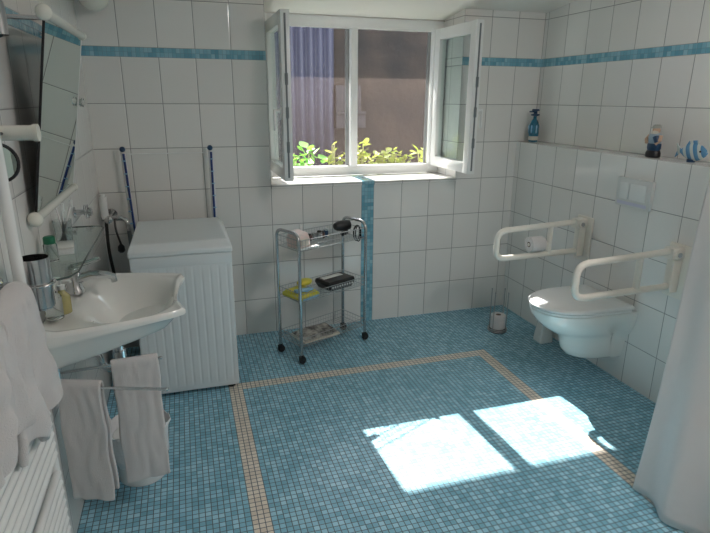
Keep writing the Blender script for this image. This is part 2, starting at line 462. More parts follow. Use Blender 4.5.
shrub(1.50, .70, 1.22, .10, 55, 'sparse yellow green plant beside the right window jamb', 'leaf', ls=.06)

# ------------------------------------------------------------------ washing machine
w = thing('washing_machine', 'white top-loading washing machine with ribbed front in the back left corner', 'washing machine', (-.435, -.42, 0))
m = MB(); m.box((-.245, -.285, .02), (.24, .285, .80), .012); m.build('body', 'enamel', w)
m = MB()
m.rings([[(-.25, -.295, .775), (.245, -.295, .775), (.245, .29, .775), (-.25, .29, .775)],
         [(-.25, -.295, .80), (.245, -.295, .80), (.245, .29, .80), (-.25, .29, .80)],
         [(-.235, -.26, .836), (.225, -.26, .836), (.21, .285, .838), (-.235, .285, .838)]])
m.build('lid', 'enamel', w, bevel=.006)
m = MB()
def ribs(u, v):
    x = -.235 + u * .465; s = abs(((x + 3) / .042) % 1 - .5) * 2
    e = min(1, min(v, 1 - v) * 20)
    return V((x, -.2855 - .0024 * e * (1 if s > .4 else s / .4), .05 + v * .66))
m.grid(ribs, 220, 40); m.build('front_panel', 'enamel', w)
m = MB(); m.box((-.245, -.2895, .716), (.24, -.28, .772), .003); m.build('control_strip', 'enamel', w)
for x in (-.2, .2):
    for y in (-.24, .24):
        m = MB(); m.cyl((x, y, 0), (x, y, .025), .022, 14); m.build('foot', 'rubber', w)
m = MB(); m.tube(rounded([(-.245, .02, .60), (-.275, .02, .60), (-.285, .02, .45), (-.29, .1, .1), (-.29, .2, .03)], .03), .017, 10); m.build('drain_hose', 'plastic_w', w)

# folded drying rack behind the washer
t = thing('drying_rack', 'folded white and blue clothes drying rack standing behind the washing machine', 'drying rack', (-.48, -.06, 0))
for x0, x1 in ((-.238, -.222), (.240, .232)):
    m = MB(); m.tube([(x1, 0, .006), (x0, .0, 1.235)], .009, 8); m.tube([(x1 + .02, -.012, .006), (x0 + .012, -.012, 1.22)], .007, 8)
    lg = m.build('leg', 'plastic_w', t)
    m = MB(); m.tube([(x1 + .009, -.019, .70), (x0 + .008, -.019, 1.215)], .0065, 8); m.build('hinge_strip', 'strip_blue', lg)
    for k in range(7):
        z = .74 + k * .072; m = MB(); m.box((x0 - .001, -.027, z), (x0 + .017, -.012, z + .006), .001); m.build('clip', 'skyblue', lg)
    m = MB(); m.ball((x0 + .004, -.006, 1.238), .016); m.build('end_cap', 'navy', lg)
for z in (.2, .45, .7, 1.21):
    m = MB(); m.tube([(-.228, .002, z), (.236, .002, z)], .003, 6); m.build('cross_wire', 'plastic_w', t)

# taps and hoses in the corner
t = thing('washing_machine_tap', 'chrome wall tap with grey and black hoses in the corner left of the washing machine', 'tap', (-.80, -.12, 0))
m = MB(); m.cyl((-.02, .12, .86), (-.02, -.02, .86), .016, 14); m.cyl((-.02, .12, .86), (-.02, .108, .86), .034, 18)
m.cyl((-.06, -.005, .86), (.05, -.005, .86), .015, 14); m.tube(rounded([(.04, -.005, .86), (.075, -.03, .85), (.08, -.03, .79)], .02), .013, 10); m.build('valve_body', 'chrome', t)
m = MB(); m.cyl((-.04, -.005, .86), (-.04, -.005, .985), .021, 16); m.cyl((-.04, -.005, .985), (-.04, -.005, 1.0), .012, 12); m.build('air_chamber', 'plastic_w', t)
m = MB(); m.lathe([(.014, 0), (.022, .004), (.022, .016), (.012, .022)], (-.02, -.05, .86), 10, 'Y'); m.build('knob', 'chrome', t)
m = MB(); m.tube(rounded([(-.035, -.02, .85), (-.04, -.04, .7), (-.02, -.03, .45), (.02, 0, .12)], .08), .009, 8); m.build('inlet_hose', 'rubber', t)
m = MB(); m.tube(rounded([(.01, -.03, .86), (.012, -.05, .80), (.03, -.05, .72)], .03), .006, 8); m.lathe([(.006, .05), (.018, .035), (.02, .01), (.012, 0)], (.03, -.05, .67), 12); m.build('hanging_plug', 'black', t)
m = MB(); m.tube([(.08, -.03, .79), (.085, -.02, .60), (.085, .0, .3)], .012, 10); m.build('outlet_hose', 'grey_gasket', t)
t = thing('angle_valve', 'small chrome angle valve on the left wall above the glass shelf', 'valve', (XL, -.80, 1.03))
m = MB(); m.lathe([(.024, .0), (.024, .004), (.012, .008), (.011, .05)], (0, 0, 0), 16, 'X'); m.build('stem', 'chrome', t)
m = MB(); m.cyl((.05, 0, -.028), (.05, 0, .03), .011, 12); m.lathe([(.012, .0), (.019, .004), (.019, .016), (.01, .02)], (.055, 0, 0), 10, 'X'); m.build('knob', 'chrome', t)

# ------------------------------------------------------------------ sink
s = thing('washbasin', 'wide white ceramic washbasin with concave front edge on the left wall', 'washbasin', (XL, -1.375, 0))
NS, NTT = 56, 44
def sm01(x): x = max(0, min(1, x)); return x * x * (3 - 2 * x)
def outline(a, t):
    sg = a * 2 - 1
    hw = .322 - .105 * t ** 1.7
    fx = .452 - .034 * (1 - sg * sg) ** 1.2
    if t > .88: hw *= 1 - .055 * ((t - .88) / .12) ** 2.2
    c = max(0, abs(sg) - .90) / .10
    fx -= .014 * c * c
    return t * fx, sg * hw
def ztop(a, t):
    sg = a * 2 - 1
    x, y = outline(a, t)
    # bowl
    dx = (x - .262) / .18; dy = sg / .90
    r = (abs(dx) ** 2.4 + abs(dy) ** 2.4) ** (1 / 2.4)
    bowl = .125 * sm01((1.06 - r) / .8)
    e = min(1 - abs(sg), (1 - t) * 1.3)
    lip = .012 * (1 - sm01(e / .10)) * (1 if t > .1 else t * 10)
    rim = -.016 * (1 - sm01(e / .045))
    back = .012 * sm01((.14 - t) / .1)
    return .822 - bowl + lip + rim + back - .008
def zbot(a, t):
    sg = a * 2 - 1
    depth = .016 + (.105 * (1 - t) ** .8 + .035) * sm01((1.0 - abs(sg)) / .35 + .28 * (1 - t)) * sm01((1 - t) / .18 + .12)
    return .812 - depth
m = MB()
G = []
for i in range(NS + 1):
    row = []
    for j in range(NTT + 1):
        a, t = i / NS, j / NTT; t = 1 - (1 - t) ** 1.35; a = .5 + .5 * math.copysign(1 - (1 - abs(2 * a - 1)) ** 1.25, a - .5)
        x, y = outline(a, t); row.append((m.bm.verts.new((x, y, ztop(a, t))), m.bm.verts.new((x, y, zbot(a, t)))))
    G.append(row)
for i in range(NS):
    for j in range(NTT):
        a, b, c, d = G[i][j], G[i + 1][j], G[i + 1][j + 1], G[i][j + 1]
        m.bm.faces.new((a[0], b[0], c[0], d[0])); m.bm.faces.new((d[1], c[1], b[1], a[1]))
bd = [(i, 0) for i in range(NS)] + [(NS, j) for j in range(NTT)] + [(i, NTT) for i in range(NS, 0, -1)] + [(0, j) for j in range(NTT, 0, -1)]
for (p, q), (r, u) in zip(bd, bd[1:] + bd[:1]):
    m.bm.faces.new((G[p][q][0], G[p][q][1], G[r][u][1], G[r][u][0]))
m.build('basin', 'ceramic', s, sub=1)
m = MB(); m.lathe([(.022, 0), (.024, .003), (.018, .004)], (.19, 0, .695), 20); m.build('drain_ring', 'chrome', s)
m = MB(); m.cyl((.19, 0, .70), (.19, 0, .56), .017, 14); m.tube(rounded([(.19, 0, .61), (.19, 0, .53), (.12, 0, .53), (.12, 0, .60), (.0, 0, .60)], .035), .016, 12); m.cyl((.19, 0, .60), (.19, 0, .57), .024, 16); m.build('drain_pipe', 'chrome', s)
# mixer tap
t = thing('mixer_tap', 'chrome single lever mixer tap on the white washbasin', 'tap', (-.815, -1.30, .828)); t.scale = (1.15, 1.25, 1.15)
m = MB(); m.lathe([(.029, -.008), (.029, .004), (.023, .012), (.0215, .055), (.024, .062), (.022, .072)], (0, 0, 0), 22); m.build('tap_body', 'chrome', t)
m = MB(); m.tube([(.0, 0, .035), (.05, -.002, .05), (.10, -.004, .047), (.125, -.005, .036)], [.017, .015, .0125, .011], 14); m.cyl((.118, -.005, .038), (.121, -.005, .022), .010, 12); m.build('spout', 'chrome', t)
m = MB(); m.ball((0, 0, .074), .022, 1, 1, .55); m.tube([(.0, 0, .08), (.05, 0, .092), (.085, 0, .102)], [.009, .008, .006], 10); m.build('lever', 'chrome', t)
# soap bottles
def bottle(name, label, cat, loc, prof, mt, capprof, capm, pump=None, extra=None):
    t = thing(name, label, cat, loc); m = MB(); m.lathe(prof, n=20); m.build('bottle_body', mt, t)
    m = MB(); m.lathe(capprof, n=18)
    if pump: m.tube(pump, .004, 8)
    m.build('cap', capm, t); return t
bottle('soap_bottle', 'clear pump bottle standing on the basin to the left of the yellow soap', 'bottle', (-.826, -1.60, .834), [(.02, 0), (.027, .003), (.028, .075), (.012, .095), (.011, .105)], 'clear', [(.013, .103), (.013, .118), (.004, .12), (.004, .14)], 'plastic_w', [(0, 0, .138), (.03, 0, .136), (.034, 0, .128)])
bottle('soap_bottle', 'small bottle of yellow soap standing on the basin between clear bottle and tap', 'bottle', (-.808, -1.545, .832), [(.02, 0), (.024, .003), (.024, .06), (.011, .075), (.010, .085)], 'amber', [(.012, .083), (.012, .098), (.004, .1), (.004, .115)], 'plastic_w', [(0, 0, .113), (.028, 0, .111), (.031, 0, .104)])

# glass shelf and what stands on it
t = thing('glass_shelf', 'clear glass shelf on the left wall under the mirror', 'shelf', (XL, -1.335, 1.0))
m = MB()
out = [(0, -.375), (0, .375), (.10, .375), (.13, .36), (.14, .33), (.14, -.30), (.125, -.35), (.09, -.375)]
m.poly([(x, y, -.006) for x, y in out], (0, 0, .006)); m.build('shelf_pane', 'shelf_glass', t, smooth=False)
m = MB(); m.tube([(x + .0, y, -.003) for x, y in out[1:]] + [(0, -.375, -.003)], .0032, 6); m.build('polished_edge', 'glass_edge', t)
for y in (-.3, .3):
    m = MB(); m.cyl((0, y, -.01), (.04, y, -.01), .009, 12); m.cyl((0, y, -.01), (.006, y, -.01), .018, 16); m.build('bracket', 'chrome', t)
bottle('lotion_bottle', 'small translucent bottle with dark green cap on the glass shelf', 'bottle', (-.83, -1.50, 1.001), [(.018, 0), (.021, .003), (.021, .055), (.016, .062)], 'clear', [(.018, .06), (.018, .08), (.014, .084)], 'green')
t = thing('toothbrush_cup', 'clear plastic cup holding toothbrushes on the glass shelf', 'cup', (-.83, -1.27, 1.001))
m = MB(); m.lathe([(.026, 0), (.032, .09), (.0305, .09), (.025, .004)], n=20); m.build('cup_body', 'clear', t)
for dx, dy in ((.02, .02), (-.015, .025), (.01, -.03)):
    m = MB(); m.tube([(-dx * .6, -dy * .6, .006), (dx * 1.5, dy * 1.5, .14)], .004, 6); m.box((dx * 1.5 - .004, dy * 1.5 - .005, .13), (dx * 1.5 + .008, dy * 1.5 + .005, .158), .002); m.build('toothbrush', 'plastic_w', t)
t = thing('toiletry_box', 'white toiletry box lying on the glass shelf next to the toothbrush cup', 'box', (-.81, -1.38, 1.001), .15)
m = MB(); m.box((-.028, -.055, 0), (.028, .055, .02), .004); m.build('box_base', 'plastic_w', t)
m = MB(); m.box((-.029, -.056, .0205), (.029, .056, .026), .003); m.build('box_lid', 'ceramic', t)

# chrome cup in its wall ring
t = thing('tumbler_holder', 'chrome wall ring holding a steel tumbler left of the basin', 'holder', (XL, -1.90, 1.05))
m = MB(); m.lathe([(.02, 0), (.02, .006), (.009, .01), (.008, .045)], (0, 0, 0), 14, 'X'); m.cyl((0, 0, -.0665), (.09, 0, -.0665), .004, 8); m.cyl((.088, 0, -.0695), (.088, 0, -.0655), .03, 20); m.cyl((0, 0, -.0665), (0.006, 0, -.0665), .012, 12); m.tube([V((.088 + .0425 * cos(a * PI / 12), .0425 * sin(a * PI / 12), 0)) for a in range(24)], .0035, 8, loop=True); m.build('ring', 'chrome', t)
tag(MB().lathe([(.033, 0), (.037, .003), (.038, .135), (.0365, .135), (.0345, .008), (.001, .006)], n=30).build('steel_tumbler', 'chrome'), 'shiny steel tumbler sitting in the wall ring near the white towels', 'cup', None, (-.784, -1.90, .985))

# tilting mirror
t = thing('tilting_mirror', 'tall tilted wall mirror with white tubular rails above the washbasin', 'mirror', (XL + .014, -1.20, 1.165))
ang = math.atan2(.105, .575)
mt = Matrix.Rotation(ang, 4, 'Y')
def tp(x, y, z): return mt @ V((x, y, z))
m = MB(); m.box((.009, -.322, 0), (.012, .322, .585), mtx=mt); m.build('mirror_glass', 'mirror', t, smooth=False)
m = MB(); m.box((.005, -.3235, 0), (.0088, .3235, .585), mtx=mt)
m.box((.005, -.3245, 0), (.0125, -.3222, .585), mtx=mt); m.build('backing', 'black', t, smooth=False)
m = MB(); m.box((.005, .3222, 0), (.0135, .331, .585), .001, mtx=mt); m.build('edge_strip', 'plastic_w', t, smooth=False)
for nm, z in (('rail', -.012), ('rail', .60)):
    m = MB(); m.tube([tp(.012, -.335, z), tp(.012, .335, z)], .015, 16); m.ball(tp(.012, -.345, z), .023); m.ball(tp(.012, .338, z), .018); r = m.build(nm, 'opal', t)
for y in (-.25, .25):
    m = MB(); m.cyl((-.014, y, .583), (.108, y, .583), .007, 10); m.build('stay', 'chrome', t)
m = MB(); m.box((.012, .331, .33), (.035, .352, .355), .004, mtx=mt); m.cyl(tp(.024, .345, .325), tp(.024, .345, .36), .009, 10); m.build('clip', 'chrome', t)

# cosmetic mirror on a white arm, wall lamp
t = thing('cosmetic_mirror', 'round dark rimmed cosmetic mirror hanging from a thick white wall arm', 'mirror', (XL, -1.80, 1.43))
m = MB(); m.cyl((.0, 0, 0), (.115, 0, 0), .0195, 18); m.cyl((.115, 0, 0), (.127, 0, 0), .0225, 18); m.build('wall_arm', 'opal', t)
m = MB(); m.tube([(.046, -.01, .0), (.046, -.07, -.002), (.046, -.095, -.02)], .004, 8); m.build('hook', 'black', t)
m = MB(); m.lathe([(.044, -.003), (.045, 0), (.044, .003)], (0, 0, 0), 28, 'Y'); o = m.build('mirror_disc', 'mirror', t); o.location = (.046, -.095, -.066); o.rotation_euler = (0, 0, .0)
m = MB(); m.tube([V((.046 * cos(a * PI / 14), 0, .046 * sin(a * PI / 14))) for a in range(28)], .0045, 8, loop=True); o = m.build('rim', 'black', t); o.location = (.046, -.095, -.066); o.rotation_euler = (0, 0, .0)
t = thing('wall_lamp', 'grey wall lamp with dark curved arm above the cosmetic mirror', 'lamp', (XL, -1.80, 1.75))
m = MB(); m.tube(rounded([(0, -.02, .07), (.075, -.02, .075), (.07, -.01, -.015)], .05, 8), .0055, 8); m.cyl((0, -.02, .07), (.008, -.02, .07), .022, 16); m.build('curved_arm', 'red', t)
m = MB(); m.lathe([(.018, -.005), (.023, -.012), (.024, -.085), (.022, -.085), (.02, -.02)], (.075, -.01, 0), 18); m.build('lamp_shade', 'grey', t)
m = MB(); m.ball((.075, -.01, -.078), .014); m.build('bulb', 'black', t)
t = thing('globe_light', 'white globe light high in the back left corner', 'lamp', (-.765, 0, 2.0))
m = MB(); m.ball((0, -.10, .02), .078, n=24); m.build('globe', 'opal', t)
m = MB(); m.cyl((0, -.0, .03), (0, -.035, .03), .045, 20); m.build('base_plate', 'opal', t)

# ------------------------------------------------------------------ towel radiator + bath towels
t = thing('towel_radiator', 'white ladder towel radiator on the left wall in the foreground', 'radiator', (XL, -2.28, 0))
for y in (-.30, .30):
    m = MB(); m.tube([(.072, y, .12), (.072, y, 1.5)], .014, 14); m.ball((.072, y, 1.5), .014); m.ball((.072, y, .12), .016); m.build('post', 'plastic_w', t)
k = 0
for i in range(30):
    z = .15 + i * .031
    if i in (13,): continue
    m = MB(); m.cyl((.078, -.295, z), (.078, .295, z), .0115, 12); m.build('rib', 'plastic_w', t)
for y in (-.26, .26):
    for z in (.25, 1.0):
        m = MB(); m.cyl((0, y, z), (.07, y, z), .009, 10); m.build('wall_mount', 'plastic_w', t)

def drape(name, label, y0, y1, ztop_, zf, zb, x, seed, thick=.02, flare=.0, lean=0.0, amp=.02, ragged=.03):
    """cloth folded over a rail running along y at x; the front hangs into the room"""
    def f(u, v):
        # v 0..1 : back bottom -> over -> front bottom ; u along rail
        y = y0 + (y1 - y0) * u
        Lb, Lf, r = ztop_ - zb, ztop_ - zf, .026
        arcl = PI * r; s_ = v * (Lb + arcl + Lf)
        if s_ < Lb: px, pz, h = x - r, zb + s_, 0
        elif s_ < Lb + arcl:
            a = (s_ - Lb) / r; px, pz, h = x - r * cos(a), ztop_ + r * sin(a), 0
        else:
            d = s_ - Lb - arcl; h = d / Lf; px, pz = x + r, ztop_ - d
            pz += ragged * h * nz(u * 3, seed * 3.1) * 1.2
            y += (u - .5) * flare * h + lean * h * (u if y1 > y0 else 1 - u)
            px += amp * h * (sin(u * 15 + seed + h) * .7 + nz(u * 4, h * 2, seed)) + .010 * nz(u * 9, h * 5, seed)
        return V((px, y, pz))
    m = MB(); m.grid(f, 40, 60)
    return tag(m.build(name, 'terry', solid=thick, sub=1), label, 'towel')
drape('bath_towel', 'white bath towel with long pointed hem on the radiator, nearest the basin', -2.26, -2.03, 1.065, .76, .90, -.796, 1.3, .018, .06, .04, .026, .08)
drape('bath_towel', 'thick white bath towel hanging on the radiator at the left edge', -2.57, -2.29, 1.065, .84, .95, -.79, 4.2, .026, .03, .03, .026, .05)

# ------------------------------------------------------------------ swivel towel rail and hand towels
t = thing('swivel_towel_rail', 'chrome two-arm swivel towel rail on the left wall under the basin', 'towel rail', (XL, -1.575, .615))
m = MB(); m.box((0, -.06, -.04), (.008, .018, .04), .002); m.cyl((.0, -.045, -.012), (.022, -.045, -.012), .007, 8); m.cyl((.02, 0, -.035), (.02, 0, .035), .008, 12); m.cyl((.0, 0, -.03), (.02, 0, -.03), .006, 8); m.cyl((.0, 0, .03), (.02, 0, .03), .006, 8); m.build('wall_bracket', 'chrome', t)
A1 = V((.347, .03, .012)); A2 = V((.37, -.165, -.012))
m = MB(); m.tube([(.02, 0, .015), A1], .005, 10); m.ball(A1, .007); m.build('arm', 'chrome', t)
m = MB(); m.tube([(.02, -.045, -.012), A2], .005, 10); m.ball(A2, .007); m.build('arm', 'chrome', t)
def hand_towel(label, p0, p1, zt, zf, zb, seed, side):
    p0, p1 = V(p0), V(p1); d = (p1 - p0); d.z = 0; ln = d.normalized(); nrm = V((ln.y, -ln.x, 0)) * side
    def f(u, v):
        c = p0.lerp(p1, u); r = .011; Lb, Lf = zt - zb, zt - zf; arcl = PI * r; s_ = v * (Lb + arcl + Lf)
        z0 = c.z - p0.z
        if s_ < Lb: o, z, h = -r, zb + s_, (Lb - s_) / Lb; o -= .008 * h
        elif s_ < Lb + arcl: a = (s_ - Lb) / r; o, z, h = -r * cos(a), zt + r * sin(a), 0
        else:
            q = s_ - Lb - arcl; h = q / Lf; o, z = r, zt - q
            o += .012 * h * nz(u * 3 + seed, h * 2) + .004 * nz(u * 8, h * 6, seed) + .01 * h
        return V((c.x, c.y, z + z0)) + nrm * o + ln * (.006 * nz(h * 4, seed * 2, u))
    m = MB(); m.grid(f, 18, 70)
    return tag(m.build('hand_towel', 'terry', solid=.012, sub=1), label, 'towel')
b = V((XL, -1.575, .615))
hand_towel('white hand towel on the near arm of the rail, beside the bath towels', b + V((.026, -.047, -.012)), b + V((.166, -.095, -.012)), .616, .175, .19, 2.0, 1)
hand_towel('white hand towel on the far arm of the rail, in front of the bin', b + V((.183, .016, .015)), b + V((.338, .029, .015)), .634, .155, .19, 7.0, 1)

# waste bin with liner
t = thing('waste_bin', 'white waste bin with loose plastic liner behind the hanging hand towel', 'bin', (-.655, -1.32, 0))
m = MB(); m.lathe([(.088, 0), (.095, .006), (.104, .20), (.101, .20), (.09, .012), (.001, .010)], n=32); m.build('bin_body', 'plastic_w', t)
m = MB(); rs = []
for k, (r, z) in enumerate([(.100, .20), (.108, .10), (.109, .14), (.110, .18), (.112, .212), (.120, .245), (.125, .238)]):
    if k == 0: continue
    rs.append([V((cos(a * PI / 24) * (r + .010 * nz(a * .9, z * 22)), sin(a * PI / 24) * (r + .010 * nz(a * .9, z * 22, 4)), z + .022 * nz(a * .6, k * .5, 2))) for a in range(48)])
R = m.rings(rs, cap=False); m.build('liner', 'bag', t, solid=.0015)

# ------------------------------------------------------------------ trolley
TA = math.atan2(.221, .465)
t = thing('wire_trolley', 'chrome three tier wire basket trolley on castors under the window', 'trolley', (.374, -.322, 0), TA)
HL, HW = .2575, .108
for sx in (-1, 1):
    x = sx * HL
    m = MB(); m.tube(rounded([(x, HW, .05), (x, HW, .793), (x, -HW, .793), (x, -HW, .05)], .055, 8), .0095, 12); m.build('hoop_frame', 'trolley', t)
    for sy in (-1, 1):
        y = sy * HW
        m = MB(); m.lathe([(.012, -.009), (.021, -.0085), (.0225, -.004), (.0225, .004), (.021, .0085), (.012, .009)], (x + .006, y, .0225), 18, 'Y')
        c = m.build('castor', 'rubber', t)
        m = MB(); m.tube([(x, y, .058), (x + .002, y, .046)], .011, 10); m.box((x - .012, y - .014, .022), (x + .014, y - .011, .05), .002); m.box((x - .012, y + .011, .022), (x + .014, y + .014, .05), .002); m.box((x - .012, y - .014, .046), (x + .014, y + .014, .05), .001); m.build('castor_fork', 'black', c)
def basket(z, h):
    m = MB(); a, b = HL - .008, HW - .004
    def loop(zz, r, k=0): m.tube([V((sx * (a - k), sy * (b - k), zz)) for sx, sy in ((-1, -1), (1, -1), (1, 1), (-1, 1))], r, 6, loop=True)
    for sx, sy in ((-1, -1), (1, -1), (1, 1), (-1, 1)): pass
    def rect(zz, r):
        for p, q in (((-a, -b), (a, -b)), ((a, -b), (a, b)), ((a, b), (-a, b)), ((-a, b), (-a, -b))): m.cyl((*p, zz), (*q, zz), r, 6)
    rect(z + h, .0024); rect(z + h * .5, .0012); rect(z, .0022)
    for i in range(25):
        x = -a + 2 * a * i / 24
        m.tube([(x, b, z + h), (x, b, z), (x, -b, z), (x, -b, z + h)], .0011, 4)
    for i in range(1, 8):
        y = -b + 2 * b * i / 8; m.tube([(-a, y, z + h), (-a, y, z), (a, y, z), (a, y, z + h)], .0011, 4)
    m.build('wire_basket', 'dark_chrome', t)
for z, h in ((.692, .062), (.385, .05), (.105, .05)): basket(z, h)
TM = Matrix.Translation((.374, -.322, 0)) @ Matrix.Rotation(TA, 4, 'Z')
def on(x, y, z): return tuple(TM @ V((x, y, z)))
zt, zm, zb_ = .6945, .3875, .1075
# top tier
x = thing('pink_packet', 'pale pink paper packet at the left end of the trolley top basket', 'packet', on(-.195, -.02, zt), TA + .05)
m = MB()
m.rings([[(-.045, -.055, 0), (.04, -.055, 0), (.04, .05, 0), (-.045, .05, 0)], [(-.048, -.06, .05), (.044, -.055, .05), (.044, .055, .055), (-.048, .055, .05)], [(-.04, -.05, .085), (.035, -.048, .09), (.032, .045, .10), (-.04, .045, .092)]])
m.build('packet_body', 'pink', x, bevel=.008)
m = MB(); m.box((-.03, -.063, .02), (.025, -.055, .06), .002); m.build('printed_label', 'beard', x)
bottle('white_bottle', 'small white bottle standing next to the pink packet on the trolley', 'bottle', on(-.125, .05, zt), [(.014, 0), (.017, .003), (.017, .065), (.009, .078)], 'plastic_w', [(.009, .077), (.009, .105), (.006, .11)], 'plastic_w')
for i, (px, py, h, mt_, lab) in enumerate([(-.055, .06, .038, 'red', 'short brown jar beside the pink packet in the trolley top basket'), (-.01, .075, .035, 'grey', 'short grey jar against the wall side of the trolley top basket'), (.045, .06, .04, 'red', 'brown flask left of the hair dryer in the trolley top basket'), (.085, .075, .045, 'navy', 'dark blue bottle closest to the hair dryer in the trolley top basket'), (.02, .055, .048, 'grey', 'tall grey can in the middle of the trolley top basket')]):
    bottle('toiletry_bottle', lab, 'bottle', on(px, py, zt), [(.016, 0), (.019, .003), (.019, h * .8), (.012, h * .88)], mt_, [(.014, h * .87), (.014, h), (.01, h + .004)], 'chrome' if i % 2 else 'black')
tag(MB().box((-.07, -.012, 0), (.07, .012, .012), .003).build('white_comb', 'plastic_w'), 'white comb lying in front of the pink packet in the trolley top basket', 'comb', None, on(-.175, -.088, zt)).rotation_euler.z = TA
x = thing('hair_dryer', 'black hair dryer with coiled cord at the right end of the trolley top basket', 'hair dryer', on(.195, .035, zt + .018), TA - .15)
m = MB(); m.lathe([(.02, -.06), (.028, -.045), (.033, -.02), (.034, .025), (.03, .045), (.02, .05)], (0, 0, .042), 20, 'X'); m.build('barrel', 'black', x)
m = MB(); m.tube([(.02, 0, .035), (.01, -.02, .0), (-.03, -.04, .0)], [.017, .016, .014], 12); m.build('handle', 'black', x)
m = MB(); m.tube([V((.06 + .022 * cos(k * .5), -.075 + .012 * sin(k * .23), .0 + .05 * sin(k * .5))) for k in range(40)], .0035, 6); m.build('cord', 'rubber', x)
# middle tier
x = thing('yellow_pack', 'yellow pack lying at the left end of the trolley middle basket', 'pack', on(-.175, -.005, zm), TA + .1)
m = MB(); m.rings([[(-.075, -.085, 0), (.07, -.085, 0), (.07, .08, 0), (-.075, .08, 0)], [(-.08, -.09, .02), (.075, -.088, .02), (.075, .085, .02), (-.08, .085, .02)], [(-.07, -.075, .035), (.065, -.07, .036), (.06, .07, .04), (-.065, .07, .036)]]); m.build('pack_body', 'yellow', x, bevel=.006)
m = MB(); m.box((-.07, -.093, .004), (.06, -.089, .014), .001); m.box((-.03, -.06, .0375), (.05, -.03, .041), .001, mtx=Matrix.Rotation(.3, 4, 'Z')); m.build('blue_stripe', 'skyblue', x)
x = thing('yellow_pouch', 'smaller yellow pouch propped on the yellow pack in the trolley', 'pouch', on(-.12, .03, zm + .042), TA + .25)
m = MB(); m.ball((0, 0, .022), .05, 1.15, .8, .42); m.build('pouch_body', 'yellow', x)
tag(MB().box((-.055, -.02, 0), (.055, .02, .012), .003, ).build('folded_cloth', 'skyblue'), 'pale blue folded cloth lying on the yellow pack', 'cloth', None, on(-.185, -.045, zm + .042)).rotation_euler.z = TA - .2
x = thing('black_case', 'black box with white checked stripe at the right of the trolley middle basket', 'box', on(.085, -.012, zm), TA)
m = MB(); m.rings([[(-.10, -.075, 0), (.10, -.075, 0), (.10, .07, 0), (-.10, .07, 0)], [(-.125, -.085, .045), (.125, -.085, .045), (.125, .08, .045), (-.125, .08, .045)], [(-.12, -.08, .07), (.12, -.08, .07), (.12, .075, .07), (-.12, .075, .07)]]); m.build('case_body', 'black', x, bevel=.006)
m = MB()
for k in range(9): m.box((-.095 + k * .023, -.0865, .022), (-.083 + k * .023, -.080, .036), .001)
m.box((-.11, -.088, .044), (.12, -.082, .048), .001)
m.build('check_stripe', 'plastic_w', x)
m = MB(); m.box((-.10, .0, .0705), (.08, .05, .074), .002); m.build('top_label', 'plastic_w', x)
x.scale = (.86, .86, .88)
# bottom tier
x = thing('newspaper_stack', 'folded printed newspapers lying in the trolley bottom basket', 'newspaper', on(-.08, -.015, zb_), TA - .1)
m = MB(); m.box((-.13, -.085, 0), (.13, .085, .012), .003); m.build('lower_sheets', 'beard', x)
m = MB(); m.grid(lambda u, v: V((-.12 + .25 * u, -.08 + .16 * v, .015 + .006 * sin(u * 5) + .012 * u * v)), 16, 10); m.build('top_sheet', 'paper', x, solid=.003)

# ------------------------------------------------------------------ toilet
TY = -1.108
t = thing('wall_hung_toilet', 'white wall-hung toilet with closed lid between the two grab rails', 'toilet', (XP, TY, 0))
t.scale = (1.03, 1.03, 1)
def dshape(xf, hw, z, xb=-.002, n=40, ex=2.2, pinch=0, hb=None):
    """closed outline: round nose at xf, straight sides running back to the wall; local x negative is into the room"""
    L = xb - xf; pts = []
    hb = hw if hb is None else hb
    nose = min(.26, L * .72)
    for i in range(n + 1):
        a = -PI / 2 + PI * i / n
        ca, sa = cos(a), sin(a)
        x = xf + nose - nose * abs(ca) ** (2 / ex); y = hw * math.copysign(abs(sa) ** (2 / ex), sa)
        pts.append(V((x, y, z)))
    k = 10
    for i in range(1, k + 1):
        s_ = i / k; x = xf + nose + (xb - xf - nose) * s_
        pts.append(V((x, (hw + (hb - hw) * s_) * (1 - pinch * sin(PI * s_) ** 1.5), z)))
    left = [V((p.x, -p.y, p.z)) for p in pts[-1:-k - 1:-1]]
    return pts + left
m = MB()
sl = [(.130, -.20, .076, .09, 0), (.135, -.225, .088, .10, 0), (.15, -.262, .098, .11, .05), (.185, -.288, .102, .115, .12), (.23, -.298, .105, .12, .22), (.262, -.308, .110, .125, .26), (.285, -.335, .122, .135, .26), (.305, -.375, .138, .148, .24), (.335, -.415, .156, .16, .16), (.372, -.450, .170, .17, .07), (.405, -.468, .176, .175, 0), (.432, -.474, .178, .176, 0), (.436, -.470, .174, .172, 0)]
m.rings([dshape(xf * 1.05, hw, z, hb=hb, pinch=pc) for z, xf, hw, hb, pc in sl]); m.build('bowl', 'ceramic', t)
m = MB()
m.rings([dshape(-.498, .176, .4375, -.05), dshape(-.504, .181, .441, -.045), dshape(-.504, .181, .449, -.045), dshape(-.498, .176, .453, -.05)]); m.build('seat', 'plastic_w', t)
m = MB()
m.rings([dshape(-.502, .179, .4545, -.04), dshape(-.510, .185, .458, -.036), dshape(-.511, .186, .467, -.036), dshape(-.502, .179, .477, -.042), dshape(-.46, .15, .483, -.06), dshape(-.38, .09, .486, -.12)]); m.build('lid', 'plastic_w', t)
for y in (-.075, .075):
    m = MB(); m.cyl((-.028, y - .018, .45), (-.028, y + .018, .45), .012, 12); m.cyl((-.028, y, .434), (-.028, y, .45), .010, 10); m.build('hinge', 'chrome', t)
